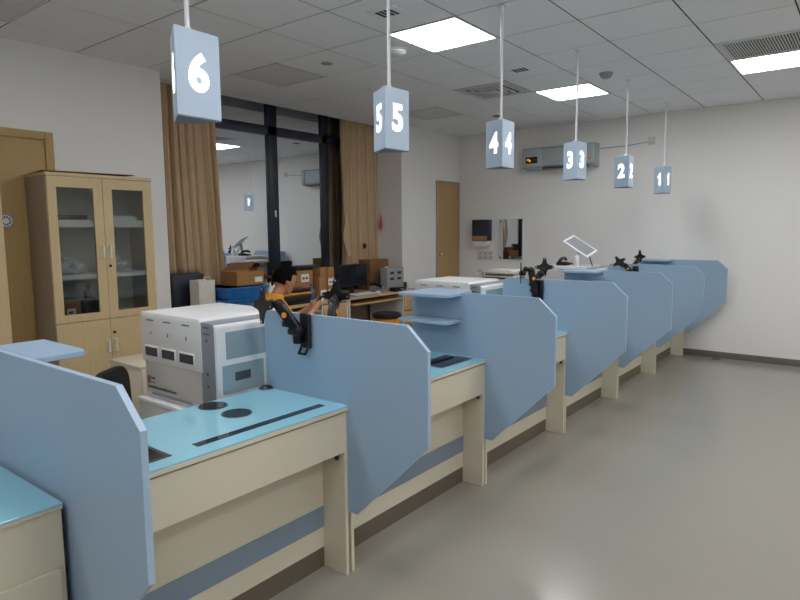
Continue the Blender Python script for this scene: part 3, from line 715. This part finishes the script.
# loose side flap of the far curtain
o = MB().prism([(5.86, 1.76), (5.885, 1.76), (5.91, 1.5), (5.945, 1.24), (5.88, 1.22), (5.80, 1.45), (5.80, 1.5)], 'x', -5.462, -5.454, .002, 1).build('curtain_tie', 'curtain'); tag(o, 'loose tan curtain tie hanging in front of the far curtain', 'curtain tie')
o = MB().prism([(6.555, 1.8), (6.592, 1.62), (6.57, 1.55), (6.525, 1.6)], 'x', -5.46, -5.454, .001, 1).build('red_tag', 'red_tag'); tag(o, 'small red tag hung at the far curtain edge', 'tag')
t = thing('curtain_clip', 'small black clip on the far curtain', 'clip', (-5.47, 6.22, 1.355)); MB().box(0, .02, -.03, .03, -.012, .012, .004).build('clip_bar', 'black_plastic', t); MB().box(0, .018, -.012, .008, -.04, .035, .004).build('clip_jaw', 'black_plastic', t)

# ================================================================== DESKS BY THE WINDOW
def back_desk(lab, y0, y1, x1, x0=-5.4, drawers='left'):
    t = thing('work_desk', lab, 'desk', (x0, y0, 0), 0, 'wooden desks by the window')
    W, Dp = y1 - y0, x1 - x0
    MB().box(0, Dp, 0, W, .762, .787, .002).build('desktop', 'desk_wood', t)
    for a in (0, W - .022): MB().box(.02, Dp - .01, a, a + .022, 0, .761).build('end_panel', 'outlet', t)
    MB().box(.03, .045, .022, W - .022, .3, .761).build('modesty_panel', 'oak_dark_shaded', t)
    MB().box(.1, Dp - .02, .1, W - .42, .685, .703, .002).build('keyboard_tray', 'desk_wood', t)
    MB().box(.1, Dp - .02, W - .4, W - .384, 0.1, .761).build('divider', 'outlet', t)
    for z0, z1 in ((.53, .75), (.3, .52), (.08, .29)):
        d = MB().box(Dp - .035, Dp - .015, W - .38, W - .025, z0, z1, .002).build('drawer', 'desk_wood', t); MB().tube([(Dp - .015, W - .25, (z0 + z1) / 2), (Dp + .005, W - .25, (z0 + z1) / 2), (Dp + .005, W - .15, (z0 + z1) / 2), (Dp - .015, W - .15, (z0 + z1) / 2)], .005).build('handle', 'chrome', d)
back_desk('wooden desk in front of the seated person, under cartons', 3.16, 5.06, -4.70)
back_desk('wooden desk with the black monitor, by the pier', 5.10, 6.52, -4.72)
ZD = .7875
def carton(lab, c, w, d, h, mt='carton', rz=0, label=None, tape=True, nm='carton'):
    # w along x, d along y
    t = thing(nm, lab, 'box', c, rz)
    MB().box(-w / 2, w / 2, -d / 2, d / 2, 0, h, .003).build('carton_body', mt, t)
    if tape: MB().box(-.025, .025, -d / 2 - .0006, d / 2 + .0006, h - .0, h + .0008).build('tape', 'carton_dark' if mt == 'carton' else 'carton', t)
    if label:
        y0, y1, z0, z1 = label; MB().box(w / 2, w / 2 + .001, y0, y1, z0, z1).build('label_sticker', 'label_white', t)
        b = MB()
        for q in range(2): b.box(w / 2 + .001, w / 2 + .0016, y0 + (y1 - y0) * (.15 + .42 * q), y0 + (y1 - y0) * (.42 + .42 * q), z0 + (z1 - z0) * .35, z0 + (z1 - z0) * .6)
        b.build('print', 'ink', t)
    return t
# blue tubs + open carton
def tub(lab, c, w, d, h):
    t = thing('storage_tub', lab, 'tub', c)
    b = MB(); b.prism([(-d / 2 + .02, 0), (d / 2 - .02, 0), (d / 2, h), (-d / 2, h)], 'x', -w / 2, w / 2, .006); b.build('tub_body', 'tub_blue', t)
    MB().box(-w / 2 - .012, w / 2 + .012, -d / 2 - .012, d / 2 + .012, h - .022, h, .004).build('rim', 'tub_blue', t)
    for q in range(4): MB().box(w / 2, w / 2 + .006, -d / 2 + .06 + q * (d - .14) / 3, -d / 2 + .075 + q * (d - .14) / 3, .02, h - .03).build('rib', 'tub_blue', t)
tub('lower blue plastic tub on the desk, under the open carton', (-4.92, 3.70, ZD), .36, .5, .125)
tub('upper blue plastic tub holding up the open carton', (-4.92, 3.69, ZD + .126), .36, .48, .115)
t = thing('open_carton', 'open brown carton with raised flaps on the blue tubs', 'box', (-4.94, 3.79, ZD + .242), 0)
b = MB()
for a in ((-.12, -.115, -.17, .17), (.115, .12, -.17, .17), (-.12, .12, -.17, -.165), (-.12, .12, .165, .17)): b.box(a[0], a[1], a[2], a[3], 0, .14)
b.box(-.12, .12, -.17, .17, 0, .005); b.build('carton_body', 'carton', t)
MB().prism([(-.165, .138), (.165, .138), (.26, .215), (-.05, .215)], 'x', -.12, -.116).build('flap', 'carton_dark', t)
mm = Matrix.Translation((.12, 0, .14)) @ Matrix.Rotation(math.radians(115), 4, 'Y'); MB().box(0, .12, -.165, .165, -.002, .002, 0, 2, mm).build('flap', 'carton', t)
mm = Matrix.Translation((0, .17, .1)) @ Matrix.Rotation(math.radians(-20), 4, 'X'); MB().box(-.12, .12, 0, .16, -.002, .002, 0, 2, mm).build('flap', 'carton', t)
MB().box(.1235, .125, .05, .14, .03, .08).build('label_sticker', 'label_white', t)
crumple('cloth_bundle', 'pale crumpled cloth between the open carton and the person', (-4.86, 4.06, ZD), (.1, .085, .19), 'paper_bag', 8)
carton('large brown carton with white label behind the person', (-5.15, 4.64, ZD), .26, .36, .33, label=(.0, .12, .2, .29))
o = MB().tube([(-5.004, 4.55, ZD + .1), (-5.004, 4.65, ZD + .13), (-5.004, 4.77, ZD + .14)], .012).build('red_strap', 'red_tag'); tag(o, 'red curved strap across the large carton', 'strap')
carton('flat black case lying on the large carton', (-5.15, 4.78, ZD + .3325), .2, .34, .045, 'black_plastic', tape=False, nm='black_case')
for i, (y, z, w, lb, lab) in enumerate(((4.93, 0, .11, 1, 'bottom left small carton with printed label beside the large carton'), (5.05, 0, .11, 1, 'bottom right small carton with printed label near the monitor'), (4.925, .1265, .11, 0, 'plain small carton, middle of the little stack'), (5.045, .1265, .11, 1, 'small labelled carton on the right, middle of the little stack'), (4.935, .2535, .1, 0, 'top left small carton of the little stack'), (5.045, .2535, .1, 0, 'top right small carton of the little stack'))):
    carton(lab, (-5.0 + .01 * (i % 2), y - .03, ZD + z), .13, w, .125 if z < .25 else .1, label=(-.045, .045, .02, .1) if lb else None)
t = thing('water_bottle', 'clear water bottle with blue cap on the desk', 'bottle', (-4.82, 4.60, ZD))
MB().lathe([(.028, 0), (.031, .01), (.031, .07), (.028, .08), (.031, .09), (.031, .13), (.012, .165), (.012, .175)]).build('bottle_body', 'water_blue', t); MB().lathe([(.015, .175), (.015, .195), (.001, .196)]).build('cap', 'tub_blue', t)
MB().lathe([(.0318, .05), (.0318, .1)]).build('wrap_label', 'tub_blue', t)
carton('small pale box next to the water bottle', (-4.79, 4.70, ZD), .05, .06, .05, 'paper_bag', tape=False, nm='pale_box')
t = thing('tool_case', 'black and orange case lying before the person', 'case', (-4.86, 4.37, ZD), 0)
MB().box(-.1, .1, -.2, .17, 0, .1, .012).build('case_lower', 'black_plastic', t); MB().box(-.105, .105, -.205, .175, .1, .125, .008).build('orange_band', 'orange', t); MB().box(-.1, .1, -.2, .17, .125, .165, .012).build('case_lid', 'black_plastic', t)
# white paper bag and dark cabinet at the curtain
t = thing('paper_bag', 'white paper bag below the near curtain', 'bag', (-4.96, 3.34, ZD))
b = MB(); b.box(-.07, -.068, -.09, .09, 0, .32); b.box(.068, .07, -.09, .09, 0, .32); b.box(-.07, .07, -.09, -.088, 0, .32); b.box(-.07, .07, .088, .09, 0, .32); b.box(-.07, .07, -.09, .09, 0, .003); b.build('bag_body', 'paper_bag', t)
MB().tube([(.07, -.04, .31), (.075, -.03, .35), (.075, .03, .35), (.07, .04, .31)], .004).build('bag_handle', 'paper_bag', t)
t = thing('dark_cabinet', 'dark navy box unit standing below the near curtain', 'cabinet', (-5.385, 3.14, ZD))
MB().box(0, .25, 0, .34, 0, .365, .004).build('body', 'navy', t); MB().box(.25, .256, .01, .33, .01, .355, .003).build('front_panel', 'navy', t)
# monitor, keyboard, phone etc
t = thing('computer_monitor', 'black computer monitor on the wooden desk by the far curtain', 'monitor', (-5.02, 5.48, ZD), math.radians(-6))
MB().box(-.012, .012, -.235, .235, .09, .365, .006).build('screen_body', 'black_plastic', t); MB().box(.012, .0135, -.222, .222, .108, .352).build('display', 'dark_glass', t)
MB().box(-.03, -.012, -.03, .03, .0, .2, .004).build('stand_neck', 'black_plastic', t); MB().box(-.08, .08, -.1, .1, 0, .012, .004).build('stand_base', 'black_plastic', t)
t = thing('keyboard', 'grey keyboard in front of the black monitor', 'keyboard', (-4.8, 5.42, ZD))
MB().prism([(-.07, 0), (.07, 0), (.07, .012), (-.07, .026)], 'y', -.2, .2, .003).build('keyboard_body', 'box_grey', t)
k0 = None
for r in range(4):
    for c in range(12):
        if k0 is None: k0 = MB().box(-.0115, .0115, -.013, .013, 0, .008, .002, 1).build('key', 'outlet', t); kk = k0
        else: kk = k0.copy(); COL.objects.link(kk)
        kk.location = (-.05 + r * .032, -.17 + c * .031, .0235 - r * .0032)
t = thing('computer_mouse', 'white computer mouse right of the keyboard', 'mouse', (-4.80, 5.70, ZD)); MB().ball((0, 0, .012), .03, 16, 10, (1.5, 1, .75)).build('mouse_shell', 'rod_white', t); MB().box(.01, .04, -.002, .002, .028, .036).build('wheel', 'recess_grey', t)
t = thing('telephone', 'grey desk telephone beside the mouse', 'phone', (-4.93, 5.86, ZD), .2)
MB().prism([(-.09, 0), (.09, 0), (.09, .03), (-.09, .07)], 'y', -.08, .08, .006).build('phone_base', 'machine_grey', t); MB().tube([(-.08, -.06, .1), (-.02, -.06, .105), (.04, -.06, .085), (.08, -.06, .07)], .018, 10).build('handset', 'black_plastic', t); MB().box(-.02, .06, -.0, .06, .055, .062).build('keypad', 'label_white', t)
carton('lower brown carton on the desk at the pier', (-5.25, 6.15, ZD), .2, .38, .2, 'carton_dark', label=(.1, .17, .02, .12))
carton('upper brown carton stacked at the pier, below the red tag', (-5.25, 6.15, ZD + .202), .2, .37, .19, 'carton_dark', label=(.11, .17, .02, .09))
t = thing('tube_rack', 'grey organiser box with four round holes at the desk end', 'organiser', (-4.97, 6.19, ZD))
MB().box(-.06, .06, -.17, .17, .02, .29, .006).build('box_body', 'box_grey', t)
for y in (-.075, .075):
    for z in (.13, .205): MB().box(.06, .063, y - .04, y + .04, z + .0, z + .032, .0012, 1).build('hole', 'black_plastic', t)
MB().box(-.065, .065, -.175, .175, 0, .02, .004).build('foot', 'machine_grey', t)
carton('low black tray box at the end of the desk by the pier', (-5.05, 6.46, ZD), .16, .1, .075, 'black_plastic', tape=False, nm='black_box')
t = thing('power_adapter', 'black device with cables on the desk in front of the organiser', 'device', (-4.79, 6.08, ZD)); MB().box(-.05, .05, -.11, .11, 0, .05, .006).build('device_body', 'black_plastic', t); MB().tube([(.05, 0, .03), (.075, .03, .02), (.085, .05, -.06), (.09, .05, -.2)], .004).build('cable', 'rod_white', t)
# grey shelf unit beyond the desk (seen between the desk and the shelves)
t = thing('grey_crate', 'grey perforated crate at the right end of the far desk', 'crate', (-4.5, 6.62, 0))
MB().box(-.2, .2, -.17, .17, 0, .66, .006).build('crate_body', 'box_grey', t)
for z in (.42, .52, .6):
    for y in (-.09, .03): MB().box(.2, .203, y, y + .07, z, z + .02).build('slot', 'recess_grey', t)
# stool
t = thing('stool', 'black round stool with orange rim near the far desk', 'stool', (-4.28, 5.23, 0))
MB().lathe([(.001, .585), (.15, .585), (.165, .6), (.165, .625), (.14, .642), (.001, .645)]).build('seat', 'seat_black', t); MB().lathe([(.14, .52), (.15, .53), (.15, .584), (.14, .585)]).build('rim', 'orange', t)
MB().cyl((0, 0, .08), (0, 0, .54), .025).build('column', 'chrome', t); MB().lathe([(.2, 0), (.2, .02), (.05, .06), (.03, .08)]).build('base', 'black_metal', t)

# ================================================================== PERSON
def blob_mesh(caps, balls, voxel, smooth_it=3):
    mb = MB()
    for p0, r0, p1, r1 in caps:
        p0, p1 = Vector(p0), Vector(p1); mb.cone(p0, r0, p1, r1, 14); mb.ball(p0, r0, 14, 10); mb.ball(p1, r1, 14, 10)
    for c, r, sc in balls: mb.ball(c, r, 24, 16, sc)
    me = bpy.data.meshes.new('b'); mb.bm.to_mesh(me); mb.bm.free(); o = bpy.data.objects.new('b', me); COL.objects.link(o)
    md = o.modifiers.new('r', 'REMESH'); md.mode = 'VOXEL'; md.voxel_size = voxel
    bpy.context.view_layer.update(); res = bpy.data.meshes.new_from_object(o.evaluated_get(bpy.context.evaluated_depsgraph_get())); bpy.data.objects.remove(o); bpy.data.meshes.remove(me)
    b = bmesh.new(); b.from_mesh(res)
    for _ in range(smooth_it): bmesh.ops.smooth_vert(b, verts=b.verts, factor=.5, use_axis_x=True, use_axis_y=True, use_axis_z=True)
    b.to_mesh(res); b.free()
    for p in res.polygons: p.use_smooth = True
    return res
per = thing('person', 'seated person in an orange shirt looking down at a phone', 'person', (-4.15, 3.51, 0), math.radians(-22))
SH, EL, WR = {}, {}, {}
for s in (-1, 1): SH[s] = (s * .17, -.02, .925); EL[s] = (s * .215, .14, .7); WR[s] = (s * .06, .335, .84)
HC = Vector((0, .105, 1.135))
caps = [((0, -.17, .55), .125, (0, -.11, .72), .12), ((0, -.11, .72), .12, (0, -.03, .87), .125), ((-.14, -.02, .915), .06, (.14, -.02, .915), .06), ((0, -.01, .93), .06, (0, .06, 1.05), .052)]
for s in (-1, 1):
    caps += [(SH[s], .055, EL[s], .043), (EL[s], .042, WR[s], .028)]
    caps += [((s * .09, -.14, .52), .085, (s * .13, .27, .5), .06), ((s * .13, .27, .5), .056, (s * .13, .25, .1), .038), ((s * .13, .23, .06), .04, (s * .13, .38, .035), .034)]
    w = Vector(WR[s]); palm = w + Vector((-s * .015, .05, .045)); caps.append((w, .026, palm, .03))
    for f in range(4):                       # four fingers curled round the phone edge
        base = palm + Vector((-s * .005, .012 - .006 * f, .032 - .018 * f)); mid = base + Vector((-s * .012, .032 - .003 * abs(f - 1), .012)); tip = mid + Vector((-s * .024, .004, .006))
        caps += [(base, .0095, mid, .0088), (mid, .0088, tip, .0075)]
    tb = palm + Vector((-s * .012, -.03, .012)); tm = tb + Vector((-s * .018, -.004, .03)); caps += [(palm, .016, tb, .0115), (tb, .011, tm, .009)]
tiltX = Matrix.Rotation(math.radians(-22), 3, 'X')
def hp(x, y, z): return HC + tiltX @ Vector((x, y, z))
balls = [(HC, .093, (.83, 1.05, 1.12)), (hp(0, .03, -.055), .068, (.82, 1.0, .85)), (hp(0, .098, -.018), .013, (.8, 1.1, 1.3)), (hp(0, .088, -.075), .018, (1.2, .8, .6)), (hp(0, .07, -.105), .026, (1, .9, .7))]
for s in (-1, 1): balls += [(hp(s * .079, .0, -.018), .026, (.35, .75, 1.1)), (hp(s * .034, .087, .012), .013, (1.2, .6, .6))]
body = put('body', blob_mesh(caps, balls, .0065, 3), per); body.data.materials.clear(); body.data.materials.append(M['skin'])
for s in (-1, 1): MB().ball(hp(s * .034, .094, .008), .0085, 12, 8, (1.2, .6, .6)).build('eye', 'hair', per)
# shirt with short sleeves
scaps = [((0, -.17, .52), .14, (0, -.11, .72), .137), ((0, -.11, .72), .137, (0, -.03, .86), .142), ((-.145, -.02, .915), .074, (.145, -.02, .915), .074)]
for s in (-1, 1): scaps.append((SH[s], .07, Vector(SH[s]).lerp(Vector(EL[s]), .72), .06))
shirt = put('shirt', blob_mesh(scaps, [((0, .012, .975), .078, (1.1, 1, .6)), ((-.08, -.01, .95), .07, (1.2, 1, .6)), ((.08, -.01, .95), .07, (1.2, 1, .6))], .01, 4), per); shirt.data.materials.clear(); shirt.data.materials.append(M['shirt_orange'])
tc_ = []
for s in (-1, 1): tc_ += [((s * .09, -.15, .52), .1, (s * .13, .27, .5), .072), ((s * .13, .27, .5), .07, (s * .13, .25, .12), .055)]
tr = put('trousers', blob_mesh(tc_ + [((-.06, -.16, .53), .12, (.06, -.16, .53), .12)], [], .012, 3), per); tr.data.materials.clear(); tr.data.materials.append(M['trousers'])
# hair cap: shell over crown and back
b = bmesh.new(); bmesh.ops.create_uvsphere(b, u_segments=48, v_segments=32, radius=1)
kill = []
random.seed(11)
for v in b.verts:
    c = v.co.copy()
    front = c.y > .3 and c.z < .42 + .3 * (c.y - .3); low = c.z < -.5 or (c.y > -.02 and c.z < .1 - .3 * abs(c.x))
    if front or low: kill.append(v)
    k = 1 + .04 * math.sin(9 * c.x + 3) * math.sin(11 * c.y) + random.uniform(-.012, .02) + .05 * max(0, c.z)
    v.co = HC + tiltX @ Vector((c.x * .086 * k, c.y * .105 * k, c.z * .113 * k))
bmesh.ops.delete(b, geom=kill, context='VERTS')
mb = MB(); mb._merge(b); hr = mb.build('hair', 'hair', per); md = hr.modifiers.new('t', 'SOLIDIFY'); md.thickness = .008; md.offset = .3
t = thing('smartphone', 'dark phone held in the person\'s hands', 'phone', (0, 0, 0)); 
R = Matrix.Rotation(math.radians(-22), 4, 'Z'); pc = R @ Vector((0, .405, .905)) + Vector((-4.15, 3.51, 0)); t.location = pc; t.rotation_euler = (math.radians(55), 0, math.radians(-22))
MB().box(-.037, .037, -.072, .072, -.004, .004, .003).build('phone_shell', 'black_plastic', t); MB().box(-.033, .033, -.066, .066, .0035, .0045).build('screen', 'dark_glass', t)
# person's stool
t = thing('round_stool', 'low round stool the person sits on', 'stool', (-4.15 + math.sin(math.radians(-22)) * .15, 3.51 - .15 * math.cos(math.radians(22)), 0))
MB().lathe([(.001, .36), (.16, .36), (.17, .375), (.165, .395), (.001, .405)]).build('seat', 'seat_black', t); MB().cyl((0, 0, .06), (0, 0, .37), .025).build('column', 'chrome', t); MB().lathe([(.2, 0), (.2, .02), (.05, .05), (.03, .08)]).build('base', 'black_metal', t)
